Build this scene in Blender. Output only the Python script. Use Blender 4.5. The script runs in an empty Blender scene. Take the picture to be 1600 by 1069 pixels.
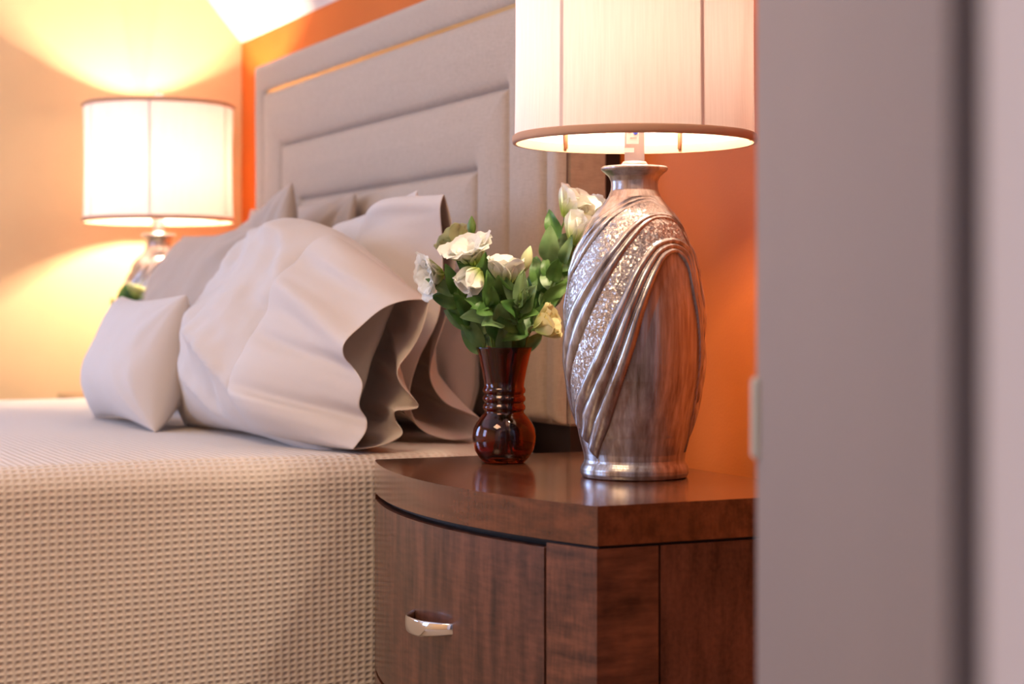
import bpy, bmesh, math, random
import numpy as np
from mathutils import Vector, noise, Matrix

sc = bpy.context.scene
PI = math.pi
# ------------------------------------------------------------------ camera
A = math.radians(25.2)
F = Vector((-math.cos(A), math.sin(A), 0)); R = Vector((math.sin(A), math.cos(A), 0))
CAM = Vector((2.258, -1.533, 0.90)); FPX = 2850.0; HOR = 480.0
cd = bpy.data.cameras.new('camera'); cam = bpy.data.objects.new('camera', cd)
sc.collection.objects.link(cam); sc.camera = cam
cam.location = CAM; cam.rotation_euler = (PI/2, 0, PI/2 - A)
cd.sensor_width = 36; cd.lens = FPX/1600*36; cd.shift_y = (HOR-534.5)/1600
cd.clip_start = 0.02; cd.clip_end = 60
cd.dof.use_dof = True; cd.dof.focus_distance = 2.62; cd.dof.aperture_fstop = 3.9

# ------------------------------------------------------------------ world, exposure
w = bpy.data.worlds.new('world'); sc.world = w; w.use_nodes = True
bg = w.node_tree.nodes['Background']
bg.inputs['Color'].default_value = (0.45, 0.62, 1.0, 1); bg.inputs['Strength'].default_value = 1.5
sc.view_settings.view_transform = 'Standard'; sc.view_settings.look = 'None'
sc.view_settings.exposure = 0.0; sc.view_settings.gamma = 1.0
sc.view_settings.use_curve_mapping = False
try:
    sc.cycles.use_denoising = True
    sc.cycles.max_bounces = 8; sc.cycles.transmission_bounces = 8
    sc.cycles.sample_clamp_indirect = 6.0
except Exception: pass

def area_light(name, loc, rot, sx, sy, power, color):
    l = bpy.data.lights.new(name, 'AREA'); l.shape = 'RECTANGLE'; l.size = sx; l.size_y = sy
    l.energy = power; l.color = color
    o = bpy.data.objects.new(name, l); sc.collection.objects.link(o)
    o.location = loc; o.rotation_euler = rot
    return o
# daylight through the two windows of the front wall (behind the camera's left)
area_light('window_daylight', (-1.0, -3.5, 1.5), (PI/2, 0, 0), 0.75, 1.2, 28, (0.40, 0.58, 1.0))
area_light('side_window_daylight', (-2.88, -2.35, 1.4), (PI/2, 0, -PI/2), 1.3, 1.2, 46, (0.38, 0.56, 1.0))
# hallway daylight behind the camera
area_light('hall_daylight', (2.9, -2.9, 1.6), (math.radians(80), 0, math.radians(20)), 0.7, 1.2, 5.5, (0.60, 0.66, 1.0))
# warm fill light added under the ceiling, from no known fixture
area_light('warm_fill_light', (0.7, -2.0, 2.53), (0, 0, 0), 0.9, 0.9, 42, (1.0, 0.70, 0.42))
NEAR_BULB = 35.0; FAR_BULB = 98.0

# ------------------------------------------------------------------ helpers
def mesh_obj(name, verts, faces, mat=None, parent=None, smooth=True, loc=None, uvs=None):
    me = bpy.data.meshes.new(name)
    me.from_pydata([tuple(v) for v in verts], [], [tuple(f) for f in faces])
    if smooth: me.polygons.foreach_set('use_smooth', [True]*len(me.polygons))
    if uvs is not None:
        ul = me.uv_layers.new(name='UVMap')
        li = np.empty(len(me.loops), dtype=np.int32); me.loops.foreach_get('vertex_index', li)
        ul.data.foreach_set('uv', np.asarray(uvs, dtype=np.float32)[li].ravel())
    me.update()
    o = bpy.data.objects.new(name, me); sc.collection.objects.link(o)
    if mat: me.materials.append(mat)
    if parent: o.parent = parent
    if loc: o.location = loc
    return o
def from_bm(name, bm, mat=None, parent=None, smooth=False, loc=None):
    me = bpy.data.meshes.new(name); bm.normal_update(); bm.to_mesh(me); bm.free()
    if smooth: me.polygons.foreach_set('use_smooth', [True]*len(me.polygons))
    o = bpy.data.objects.new(name, me); sc.collection.objects.link(o)
    if mat: me.materials.append(mat)
    if parent: o.parent = parent
    if loc: o.location = loc
    return o
def empty(name, loc, label=None, cat=None, group=None, rz=0):
    o = bpy.data.objects.new(name, None); sc.collection.objects.link(o)
    o.empty_display_size = 0.05; o.location = loc; o.rotation_euler = (0, 0, rz)
    if label: tag(o, label, cat, group)
    return o
def tag(o, label, cat, group=None):
    o['label'] = label; o['category'] = cat
    if group: o['group'] = group
    return o
def struct(o): o['kind'] = 'structure'; return o
def boxes(bm, *bs):
    for (x0, x1, y0, y1, z0, z1) in bs:
        vs = [bm.verts.new((x, y, z)) for z in (z0, z1) for (x, y) in ((x0, y0), (x1, y0), (x1, y1), (x0, y1))]
        for f in ((3, 2, 1, 0), (4, 5, 6, 7), (0, 1, 5, 4), (1, 2, 6, 5), (2, 3, 7, 6), (3, 0, 4, 7)):
            bm.faces.new([vs[i] for i in f])
    return bm
def box(name, b, mat, parent=None, bevel=0.0, loc=None):
    bm = bmesh.new(); boxes(bm, b)
    if bevel: bmesh.ops.bevel(bm, geom=bm.edges[:], offset=bevel, segments=3, affect='EDGES')
    return from_bm(name, bm, mat, parent, smooth=False, loc=loc)
def prism(bm, poly, z0, z1):
    n = len(poly)
    a = [bm.verts.new((x, y, z0)) for x, y in poly]; b = [bm.verts.new((x, y, z1)) for x, y in poly]
    bm.faces.new(a[::-1]); bm.faces.new(b)
    for i in range(n): bm.faces.new((a[i], a[(i+1) % n], b[(i+1) % n], b[i]))
def lathe(prof, n=64):
    vs = []; fs = []
    for r, z in prof:
        for i in range(n):
            t = 2*PI*i/n; vs.append((r*math.cos(t), r*math.sin(t), z))
    for j in range(len(prof)-1):
        for i in range(n):
            k = (i+1) % n
            fs.append((j*n+i, j*n+k, (j+1)*n+k, (j+1)*n+i))
    return vs, fs
def grid_faces(nu, nv, base=0, wrap=False):
    fs = []
    for j in range(nv-1):
        for i in range(nu if wrap else nu-1):
            k = (i+1) % nu
            fs.append((base+j*nu+i, base+j*nu+k, base+(j+1)*nu+k, base+(j+1)*nu+i))
    return fs
def catmull(pts, n):
    pts = [Vector(p) for p in pts]; out = []
    m = len(pts)-1
    for i in range(n):
        t = i/(n-1)*m; k = min(int(t), m-1); s = t-k
        p0 = pts[max(k-1, 0)]; p1 = pts[k]; p2 = pts[k+1]; p3 = pts[min(k+2, m)]
        out.append(0.5*((2*p1)+(p2-p0)*s+(2*p0-5*p1+4*p2-p3)*s*s+(3*p1-p0-3*p2+p3)*s**3))
    return out
def tube_mesh(pts, radii, n=8):
    vs = []; fs = []; prev = None
    for i, p in enumerate(pts):
        d = (pts[min(i+1, len(pts)-1)]-pts[max(i-1, 0)]).normalized()
        if prev is None:
            prev = d.orthogonal().normalized()
        x = (prev-d*prev.dot(d)).normalized(); y = d.cross(x); prev = x
        r = radii[i] if isinstance(radii, (list, tuple)) else radii
        for k in range(n):
            t = 2*PI*k/n; vs.append(p+x*(r*math.cos(t))+y*(r*math.sin(t)))
    fs = grid_faces(n, len(pts), 0, True)
    fs.append(tuple(range(n))[::-1]); fs.append(tuple((len(pts)-1)*n+k for k in range(n)))
    return vs, fs
def WP(u, v, x=None, y=None, z=None, D=None):
    """point on the ray of pixel (u, v) at a given plane or depth"""
    d = F + R*((u-800)/FPX) + Vector((0, 0, (HOR-v)/FPX))
    if D is None:
        if x is not None: D = (x-CAM.x)/d.x
        elif y is not None: D = (y-CAM.y)/d.y
        else: D = (z-CAM.z)/d.z
    return CAM + d*D

# ------------------------------------------------------------------ materials
def newmat(name):
    m = bpy.data.materials.new(name); m.use_nodes = True
    nt = m.node_tree; b = nt.nodes['Principled BSDF']
    return m, nt, b
def C4(c): return (c[0], c[1], c[2], 1)
def simple(name, col, rough=0.5, metal=0.0, coat=0.0, spec=0.5):
    m, nt, b = newmat(name)
    b.inputs['Base Color'].default_value = C4(col); b.inputs['Roughness'].default_value = rough
    b.inputs['Metallic'].default_value = metal; b.inputs['Coat Weight'].default_value = coat
    b.inputs['Specular IOR Level'].default_value = spec
    return m
def add_noise(nt, scale, detail=4, coord='Object', stretch=(1, 1, 1), rough=0.5, rot=(0, 0, 0)):
    tc = nt.nodes.new('ShaderNodeTexCoord'); mp = nt.nodes.new('ShaderNodeMapping')
    mp.inputs['Scale'].default_value = stretch; mp.inputs['Rotation'].default_value = rot
    n = nt.nodes.new('ShaderNodeTexNoise'); n.inputs['Scale'].default_value = scale
    n.inputs['Detail'].default_value = detail; n.inputs['Roughness'].default_value = rough
    nt.links.new(tc.outputs[coord], mp.inputs[0]); nt.links.new(mp.outputs[0], n.inputs['Vector'])
    return n
def ramp(nt, src, stops):
    r = nt.nodes.new('ShaderNodeValToRGB'); e = r.color_ramp.elements
    while len(e) < len(stops): e.new(0.5)
    for k, (p, c) in enumerate(stops): e[k].position = p; e[k].color = C4(c)
    nt.links.new(src, r.inputs[0]); return r
def bump(nt, b, src, dist, strength=1.0):
    n = nt.nodes.new('ShaderNodeBump'); n.inputs['Distance'].default_value = dist; n.inputs['Strength'].default_value = strength
    nt.links.new(src, n.inputs['Height']); nt.links.new(n.outputs[0], b.inputs['Normal']); return n
def math_n(nt, op, a, b=None, c=None):
    n = nt.nodes.new('ShaderNodeMath'); n.operation = op
    for k, v in enumerate((a, b, c)):
        if v is None: continue
        if isinstance(v, (int, float)): n.inputs[k].default_value = v
        else: nt.links.new(v, n.inputs[k])
    return n.outputs[0]

def paint(name, col, var=0.06):
    m, nt, b = newmat(name); n = add_noise(nt, 3.0, 5)
    r = ramp(nt, n.outputs['Fac'], [(0.3, [c*(1-var) for c in col]), (0.7, [c*(1+var) for c in col])])
    nt.links.new(r.outputs[0], b.inputs['Base Color']); b.inputs['Roughness'].default_value = 0.65; b.inputs['Specular IOR Level'].default_value = 0.3
    n2 = add_noise(nt, 240, 3); bump(nt, b, n2.outputs['Fac'], 0.0006, 0.5)
    return m
M_orange = paint('orange_paint', (0.68, 0.150, 0.018))
M_yellow = paint('gold_paint', (0.82, 0.57, 0.31))
M_ceil = paint('ceiling_paint', (0.85, 0.82, 0.76), 0.02)
M_white = paint('white_trim_paint', (0.72, 0.69, 0.72), 0.02)
M_door = paint('door_paint', (0.235, 0.195, 0.18), 0.03)
M_hall = paint('hall_paint', (0.62, 0.60, 0.64), 0.03)

def carpet():
    m, nt, b = newmat('carpet'); n = add_noise(nt, 300, 4)
    r = ramp(nt, n.outputs['Fac'], [(0.3, (0.30, 0.22, 0.16)), (0.7, (0.5, 0.40, 0.30))])
    nt.links.new(r.outputs[0], b.inputs['Base Color']); b.inputs['Roughness'].default_value = 0.95
    bump(nt, b, n.outputs['Fac'], 0.004); return m
M_carpet = carpet()

def wood(name, stretch, rough=0.28, c0=(0.030, 0.0095, 0.0055), c1=(0.135, 0.050, 0.030), fig=1.0, coat=0.35):
    m, nt, b = newmat(name)
    n1 = add_noise(nt, 6, 6, stretch=stretch, rough=0.62)
    n2 = add_noise(nt, 22, 3, stretch=[s*1.0 for s in (stretch[2], stretch[1], stretch[0])], rough=0.5)
    s = math_n(nt, 'MULTIPLY_ADD', n2.outputs['Fac'], 0.35*fig, n1.outputs['Fac'])
    r = ramp(nt, s, [(0.45, c0), (0.68, [(p+q)/2 for p, q in zip(c0, c1)]), (0.88, c1)])
    nt.links.new(r.outputs[0], b.inputs['Base Color'])
    b.inputs['Roughness'].default_value = rough; b.inputs['Coat Weight'].default_value = coat
    b.inputs['Coat Roughness'].default_value = 0.12
    return m
M_wood_v = wood('mahogany_vertical_grain', (7, 7, 1.1), 0.36, (0.026, 0.008, 0.0045), (0.165, 0.060, 0.034), 1.1)
M_wood_h = wood('mahogany_cross_grain', (1.6, 1.6, 9), 0.34, (0.022, 0.006, 0.003), (0.20, 0.070, 0.034), 1.1)
M_wood_top = wood('mahogany_table_top', (1.0, 9, 9), 0.20, (0.06, 0.018, 0.008), (0.20, 0.062, 0.026), 0.8, 0.6)
M_dark = simple('dark_stained_wood', (0.012, 0.006, 0.005), 0.5)
M_gap = simple('shadow_gap_black', (0.004, 0.003, 0.003), 0.7)

def waffle():
    m, nt, b = newmat('waffle_weave_cotton')
    uv = nt.nodes.new('ShaderNodeUVMap'); uv.uv_map = 'UVMap'
    sep = nt.nodes.new('ShaderNodeSeparateXYZ'); nt.links.new(uv.outputs[0], sep.inputs[0])
    wn = add_noise(nt, 5, 2); 
    def s(o, p):
        k = math_n(nt, 'MULTIPLY_ADD', wn.outputs['Fac'], 0.008, o)
        t = math_n(nt, 'MULTIPLY', k, PI/p); t = math_n(nt, 'SINE', t); t = math_n(nt, 'ABSOLUTE', t)
        return math_n(nt, 'POWER', t, 1.7)
    h = math_n(nt, 'MULTIPLY', s(sep.outputs[0], 0.0124), s(sep.outputs[1], 0.0104))
    h = math_n(nt, 'SUBTRACT', 1.0, h)
    fine = add_noise(nt, 700, 2)
    h2 = math_n(nt, 'MULTIPLY_ADD', fine.outputs['Fac'], 0.12, h)
    bump(nt, b, h2, 0.0019, 1.0)
    r = ramp(nt, h, [(0.0, (0.62, 0.52, 0.45)), (0.45, (0.71, 0.625, 0.55))])
    nt.links.new(r.outputs[0], b.inputs['Base Color'])
    b.inputs['Roughness'].default_value = 0.9; b.inputs['Specular IOR Level'].default_value = 0.15
    return m
M_waffle = waffle()
def cotton(name, col, sheen=0.2):
    m, nt, b = newmat(name)
    b.inputs['Base Color'].default_value = C4(col); b.inputs['Roughness'].default_value = 0.85
    b.inputs['Sheen Weight'].default_value = sheen; b.inputs['Specular IOR Level'].default_value = 0.2
    n = add_noise(nt, 38, 5, rough=0.6); n2 = add_noise(nt, 900, 2)
    h = math_n(nt, 'MULTIPLY_ADD', n2.outputs['Fac'], 0.06, n.outputs['Fac'])
    bump(nt, b, h, 0.0016, 0.6)
    tr = nt.nodes.new('ShaderNodeBsdfTranslucent'); tr.inputs[0].default_value = C4(col)
    mx = nt.nodes.new('ShaderNodeMixShader'); mx.inputs[0].default_value = 0.22; o = nt.nodes['Material Output']
    nt.links.new(b.outputs[0], mx.inputs[1]); nt.links.new(tr.outputs[0], mx.inputs[2]); nt.links.new(mx.outputs[0], o.inputs[0])
    return m
M_cotton = cotton('white_cotton', (0.78, 0.68, 0.60))
M_cotton_b = cotton('beige_cotton', (0.62, 0.485, 0.38))
def linen():
    m, nt, b = newmat('taupe_linen')
    n = add_noise(nt, 60, 4, stretch=(1, 1, 14)); n2 = add_noise(nt, 60, 4, stretch=(14, 1, 1))
    s = math_n(nt, 'ADD', n.outputs['Fac'], n2.outputs['Fac'])
    r = ramp(nt, math_n(nt, 'MULTIPLY', s, 0.5), [(0.35, (0.44, 0.33, 0.24)), (0.65, (0.57, 0.44, 0.33))])
    nt.links.new(r.outputs[0], b.inputs['Base Color'])
    b.inputs['Roughness'].default_value = 0.8; b.inputs['Sheen Weight'].default_value = 0.2
    b.inputs['Specular IOR Level'].default_value = 0.2
    bump(nt, b, s, 0.0010, 0.6); return m
M_linen = linen()
M_gold = simple('brushed_gold', (0.48, 0.31, 0.13), 0.3, 1.0)
M_chrome = simple('chrome', (0.82, 0.84, 0.88), 0.08, 1.0)
M_steel = simple('socket_metal', (0.62, 0.55, 0.55), 0.35, 0.9)
M_brass = simple('harp_brass', (0.6, 0.5, 0.35), 0.3, 1.0)
M_latch = simple('satin_nickel', (0.50, 0.50, 0.42), 0.45, 0.3)
M_sticker = simple('white_sticker', (0.9, 0.88, 0.86), 0.5)
M_blue = simple('blue_dot_ink', (0.02, 0.05, 0.45), 0.5)
M_pinkink = simple('faded_pink_ink', (0.75, 0.50, 0.50), 0.5)
def silver():
    m, nt, b = newmat('antiqued_silver')
    n = add_noise(nt, 9, 5, stretch=(9, 9, 0.7), rough=0.65)
    r = ramp(nt, n.outputs['Fac'], [(0.30, (0.20, 0.14, 0.11)), (0.52, (0.42, 0.385, 0.375)), (0.70, (0.64, 0.645, 0.68))])
    uv = nt.nodes.new('ShaderNodeUVMap'); uv.uv_map = 'UVMap'
    sep = nt.nodes.new('ShaderNodeSeparateXYZ'); nt.links.new(uv.outputs[0], sep.inputs[0])
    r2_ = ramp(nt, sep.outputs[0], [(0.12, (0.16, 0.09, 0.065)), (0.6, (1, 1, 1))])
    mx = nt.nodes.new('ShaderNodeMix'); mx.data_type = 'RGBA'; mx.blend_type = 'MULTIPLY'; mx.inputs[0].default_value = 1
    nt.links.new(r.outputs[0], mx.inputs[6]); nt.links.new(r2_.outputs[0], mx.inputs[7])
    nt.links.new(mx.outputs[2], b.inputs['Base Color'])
    b.inputs['Metallic'].default_value = 0.75; b.inputs['Roughness'].default_value = 0.27
    b.inputs['Coat Weight'].default_value = 0.3; b.inputs['Coat Roughness'].default_value = 0.15
    n2 = add_noise(nt, 60, 3, stretch=(6, 6, 0.4)); bump(nt, b, n2.outputs['Fac'], 0.0004, 0.5)
    return m
M_silver = silver()
def mosaic():
    m, nt, b = newmat('crackled_mirror_mosaic')
    tc = nt.nodes.new('ShaderNodeTexCoord')
    v = nt.nodes.new('ShaderNodeTexVoronoi'); v.inputs['Scale'].default_value = 330
    e = nt.nodes.new('ShaderNodeTexVoronoi'); e.feature = 'DISTANCE_TO_EDGE'; e.inputs['Scale'].default_value = 330
    for k in (v, e): nt.links.new(tc.outputs['Object'], k.inputs['Vector'])
    geo = nt.nodes.new('ShaderNodeNewGeometry')
    sub = nt.nodes.new('ShaderNodeVectorMath'); sub.operation = 'SUBTRACT'; sub.inputs[1].default_value = (0.5, 0.5, 0.5)
    sca = nt.nodes.new('ShaderNodeVectorMath'); sca.operation = 'SCALE'; sca.inputs['Scale'].default_value = 0.5
    add = nt.nodes.new('ShaderNodeVectorMath'); add.operation = 'ADD'
    nor = nt.nodes.new('ShaderNodeVectorMath'); nor.operation = 'NORMALIZE'
    nt.links.new(v.outputs['Color'], sub.inputs[0]); nt.links.new(sub.outputs[0], sca.inputs[0])
    nt.links.new(sca.outputs[0], add.inputs[0]); nt.links.new(geo.outputs['Normal'], add.inputs[1])
    nt.links.new(add.outputs[0], nor.inputs[0]); nt.links.new(nor.outputs[0], b.inputs['Normal'])
    r = ramp(nt, e.outputs['Distance'], [(0.0, (0.24, 0.19, 0.17)), (0.12, (0.60, 0.56, 0.54))])
    nt.links.new(r.outputs[0], b.inputs['Base Color'])
    b.inputs['Metallic'].default_value = 0.6; b.inputs['Roughness'].default_value = 0.28
    return m
M_mosaic = mosaic()
def shade_mat():
    m = bpy.data.materials.new('silk_lampshade'); m.use_nodes = True; nt = m.node_tree; nt.nodes.clear()
    out = nt.nodes.new('ShaderNodeOutputMaterial'); d = nt.nodes.new('ShaderNodeBsdfDiffuse'); t = nt.nodes.new('ShaderNodeBsdfTranslucent')
    mx = nt.nodes.new('ShaderNodeMixShader'); mx.inputs[0].default_value = 0.10
    n = add_noise(nt, 40, 4, stretch=(8, 8, 0.3))
    r = ramp(nt, n.outputs['Fac'], [(0.25, (0.80, 0.655, 0.60)), (0.75, (0.87, 0.735, 0.68))])
    nt.links.new(r.outputs[0], d.inputs[0]); nt.links.new(r.outputs[0], t.inputs[0])
    nt.links.new(d.outputs[0], mx.inputs[1]); nt.links.new(t.outputs[0], mx.inputs[2]); nt.links.new(mx.outputs[0], out.inputs[0])
    return m
M_shade = shade_mat()
M_shade_trim = cotton('shade_trim_silk', (0.62, 0.38, 0.25), 0.1)
M_rib = simple('shade_rib_wire', (0.35, 0.17, 0.08), 0.6)
def bulb_mat():
    m = bpy.data.materials.new('glowing_bulb'); m.use_nodes = True; nt = m.node_tree; nt.nodes.clear()
    out = nt.nodes.new('ShaderNodeOutputMaterial'); e = nt.nodes.new('ShaderNodeEmission')
    e.inputs[0].default_value = (1, 0.75, 0.5, 1); e.inputs[1].default_value = 12
    nt.links.new(e.outputs[0], out.inputs[0]); return m
M_bulb = bulb_mat()
def glass_mat():
    m, nt, b = newmat('amber_red_glass')
    b.inputs['Base Color'].default_value = (0.44, 0.07, 0.018, 1); b.inputs['Transmission Weight'].default_value = 1.0
    b.inputs['Roughness'].default_value = 0.0; b.inputs['IOR'].default_value = 1.5
    return m
M_glass = glass_mat()
M_clear = simple('clear_glass_finial', (0.95, 0.92, 0.9), 0.05); M_clear.node_tree.nodes['Principled BSDF'].inputs['Transmission Weight'].default_value = 0.8
def leafy(name, c0, c1, scale=25):
    m, nt, b = newmat(name)
    n = add_noise(nt, scale, 3)
    r = ramp(nt, n.outputs['Fac'], [(0.35, c0), (0.65, c1)]); nt.links.new(r.outputs[0], b.inputs['Base Color'])
    b.inputs['Roughness'].default_value = 0.42
    tr = nt.nodes.new('ShaderNodeBsdfTranslucent'); mx = nt.nodes.new('ShaderNodeMixShader'); mx.inputs[0].default_value = 0.22
    nt.links.new(r.outputs[0], tr.inputs[0]); o = nt.nodes['Material Output']
    nt.links.new(b.outputs[0], mx.inputs[1]); nt.links.new(tr.outputs[0], mx.inputs[2]); nt.links.new(mx.outputs[0], o.inputs[0])
    return m
M_leaf = leafy('leaf_green', (0.045, 0.13, 0.022), (0.13, 0.26, 0.06))
M_leaf2 = leafy('leaf_sage', (0.10, 0.20, 0.07), (0.22, 0.34, 0.14))
M_stem = leafy('stem_green', (0.10, 0.20, 0.03), (0.17, 0.30, 0.06))
def petal_mat(name, tip, base):
    m, nt, b = newmat(name)
    uv = nt.nodes.new('ShaderNodeUVMap'); uv.uv_map = 'UVMap'
    sep = nt.nodes.new('ShaderNodeSeparateXYZ'); nt.links.new(uv.outputs[0], sep.inputs[0])
    r = ramp(nt, sep.outputs[1], [(0.12, base), (0.55, tip)]); nt.links.new(r.outputs[0], b.inputs['Base Color'])
    b.inputs['Roughness'].default_value = 0.6
    tr = nt.nodes.new('ShaderNodeBsdfTranslucent'); mx = nt.nodes.new('ShaderNodeMixShader'); mx.inputs[0].default_value = 0.3
    nt.links.new(r.outputs[0], tr.inputs[0]); o = nt.nodes['Material Output']
    nt.links.new(b.outputs[0], mx.inputs[1]); nt.links.new(tr.outputs[0], mx.inputs[2]); nt.links.new(mx.outputs[0], o.inputs[0])
    return m
M_petal = petal_mat('white_petal', (0.86, 0.84, 0.74), (0.50, 0.62, 0.14))
M_petal_g = petal_mat('greenish_petal', (0.62, 0.64, 0.34), (0.42, 0.55, 0.14))
M_petal_y = petal_mat('pale_yellow_petal', (0.80, 0.72, 0.36), (0.5, 0.60, 0.16))

# ------------------------------------------------------------------ room
YB = 0.03; XL = -2.93; XR = 1.76; YF = -3.6; ZK = 1.676; ZC = 2.6; XH = 3.35
TAN = math.tan(math.radians(50)); YK = YB-(ZC-ZK)/TAN
T = 0.12
fl = box('floor', (XL-T, XH+T, YF-T, YB+T, -0.1, 0), M_carpet); struct(fl)
struct(box('wall_back', (XL-T, XH+T, YB, YB+T, 0, ZK+0.1), M_orange))
def gable(name, x0, x1, polys, mat):
    bm = bmesh.new()
    for poly in polys:
        a = [bm.verts.new((x0, y, z)) for y, z in poly]; b = [bm.verts.new((x1, y, z)) for y, z in poly]
        bm.faces.new(a); bm.faces.new(b[::-1]); n = len(poly)
        for i in range(n): bm.faces.new((a[i], b[i], b[(i+1) % n], a[(i+1) % n]))
    bmesh.ops.recalc_face_normals(bm, faces=bm.faces[:])
    return struct(from_bm(name, bm, mat))
gable('wall_left', XL-T, XL, [[(YB, 0), (YB, ZK), (YK, ZC), (-1.65, ZC), (-1.65, 0)], [(-3.05, 0), (-3.05, ZC), (YF, ZC), (YF, 0)], [(-1.65, 0), (-1.65, 0.75), (-3.05, 0.75), (-3.05, 0)], [(-1.65, 2.05), (-1.65, ZC), (-3.05, ZC), (-3.05, 2.05)]], M_yellow)
bm = bmesh.new()
boxes(bm, (XL-0.1, XL-0.04, -3.05, -3.0, 0.75, 2.05), (XL-0.1, XL-0.04, -1.70, -1.65, 0.75, 2.05), (XL-0.1, XL-0.04, -3.0, -1.70, 0.75, 0.80), (XL-0.1, XL-0.04, -3.0, -1.70, 2.0, 2.05), (XL-0.1, XL-0.04, -2.37, -2.33, 0.80, 2.0))
struct(from_bm('window_2', bm, M_white))
DY0, DY1, DZ = -1.087, -1.93, 2.03            # door opening
gable('wall_right', XR, XR+0.11, [[(YB, 0), (YB, ZK), (YK, ZC), (DY0, ZC), (DY0, 0)], [(DY0, DZ), (DY0, ZC), (DY1, ZC), (DY1, DZ)],
      [(DY1, 0), (DY1, ZC), (YF, ZC), (YF, 0)]], M_hall)
bm = bmesh.new()
prof = [(YB+0.0, ZK), (YK, ZC), (YF, ZC), (YF, ZC+0.1), (YK+0.04, ZC+0.1), (YB+0.1, ZK+0.1)]
a = [bm.verts.new((XL-T, y, z)) for y, z in prof]; b = [bm.verts.new((XH+T, y, z)) for y, z in prof]
bm.faces.new(a); bm.faces.new(b[::-1])
for i in range(len(prof)): bm.faces.new((a[i], b[i], b[(i+1) % 6], a[(i+1) % 6]))
bmesh.ops.recalc_face_normals(bm, faces=bm.faces[:])
struct(from_bm('ceiling', bm, M_ceil))
WX0, WX1, WZ0, WZ1 = -1.45, -0.55, 0.8, 2.2
bm = bmesh.new()
boxes(bm, (XL-T, WX0, YF-T, YF, 0, ZC), (WX1, XH+T, YF-T, YF, 0, ZC), (WX0, WX1, YF-T, YF, 0, WZ0), (WX0, WX1, YF-T, YF, WZ1, ZC))
struct(from_bm('wall_front', bm, M_yellow))
struct(box('wall_hall', (XH, XH+T, YF, YB, 0, ZC), M_hall))
bm = bmesh.new()
boxes(bm, (WX0, WX1, YF-0.1, YF-0.04, WZ0, WZ0+0.05), (WX0, WX1, YF-0.1, YF-0.04, WZ1-0.05, WZ1), (WX0, WX0+0.05, YF-0.1, YF-0.04, WZ0+0.05, WZ1-0.05),
      (WX1-0.05, WX1, YF-0.1, YF-0.04, WZ0+0.05, WZ1-0.05), (-1.03, -0.97, YF-0.1, YF-0.04, WZ0+0.05, WZ1-0.05))
struct(from_bm('window_1', bm, M_white))
struct(box('baseboard_back', (XL, XR, YB-0.015, YB, 0, 0.11), M_white, bevel=0.003))
struct(box('baseboard_left', (XL, XL+0.015, YF, YB-0.015, 0, 0.11), M_white, bevel=0.003))

# door frame (jamb lining and casings) and open door
bm = bmesh.new()
boxes(bm, (XR-0.015, XR+0.125, DY0-0.02, DY0, 0, DZ), (XR-0.015, XR+0.125, DY1, DY1+0.02, 0, DZ), (XR-0.015, XR+0.125, DY1, DY0, DZ-0.02, DZ),
      (XR-0.03, XR-0.0, DY0, DY0+0.07, 0, DZ+0.07), (XR+0.11, XR+0.13, DY0, DY0+0.07, 0, DZ+0.07),
      (XR+0.045, XR+0.075, DY0-0.032, DY0-0.02, 0, DZ-0.02))
struct(from_bm('trim_1', bm, M_white))
hinge = CAM + R*0.157 + F*0.655; latch = CAM + R*0.1875 + F*1.40
dv = (latch-hinge); dw = dv.length; ang = math.atan2(dv.y, dv.x)
door = empty('door_1', (hinge.x, hinge.y, 0), rz=ang); struct(door)
side = 1  # slab thickness lies away from the camera
bm = bmesh.new(); boxes(bm, (0, dw, -0.037, 0.0, 0.012, 2.0))
bmesh.ops.bevel(bm, geom=bm.edges[:], offset=0.002, segments=2, affect='EDGES')
slab = from_bm('door_panel', bm, M_door, door)
box('latch_plate', (dw-0.030, dw+0.002, -0.032, 0.004, 0.785, 0.846), M_latch, door, bevel=0.0015)
for hz in (0.25, 1.15, 1.75):
    v_, f_ = tube_mesh([Vector((-0.004, 0.004, hz)), Vector((-0.004, 0.004, hz+0.09))], 0.006, 12)
    mesh_obj('hinge', v_, f_, M_latch, door)

# ------------------------------------------------------------------ bed
XC = -1.4975; BZ = 0.665
bed = empty('bed', (XC, -0.08, 0), 'king bed frame with tall taupe linen channelled headboard on dark wood legs', 'bed')
def bl(x, y, z): return (x-XC, y+0.08, z)
HX0, HX1, HZ0, HZ1, HY = -2.392, -0.603, 0.69, 1.537, -0.08
panels = [(0.826, 1.460), (0.675, 1.312), (0.532, 1.166)]
NHX, NHZ = 420, 280
xs = np.linspace(HX0, HX1, NHX); zs = np.linspace(HZ0, HZ1, NHZ)
cls = {}
V = []
for z in zs:
    for x in xs:
        k = 0; d = 9
        for i, (hw, zt) in enumerate(panels):
            dx = hw-abs(x-XC); dz = zt-z
            inside = dx > 0 and dz > 0
            if inside: k = i+1; dd = min(dx, dz)
            else: dd = math.hypot(min(dx, 0), min(dz, 0))
            d = min(d, dd)
        if k == 0: ee = min(x-HX0, HX1-x, HZ1-z)
        else: ee = 9
        h = 0.016*(1-math.exp(-(d/0.005)))+0.014*(1-math.exp(-(d/0.035)))
        if k: h += 0.004
        e2 = min(x-HX0, HX1-x, HZ1-z, z-HZ0)
        if e2 < 0.02: h -= 0.02-math.sqrt(max(0, 0.0004-(0.02-e2)**2))
        h += 0.0015*noise.noise(Vector((x*6, z*6, 0)))
        wob = 0.006*math.sin(x*16)*max(0, 1-(z-HZ0)/0.05)
        V.append(bl(x, HY-h+0.008, z+wob)); cls[len(V)-1] = k
fc = {0: [], 1: [], 2: [], 3: []}
for f in grid_faces(NHX, NHZ): fc[cls[f[0]]].append(f)
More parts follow.
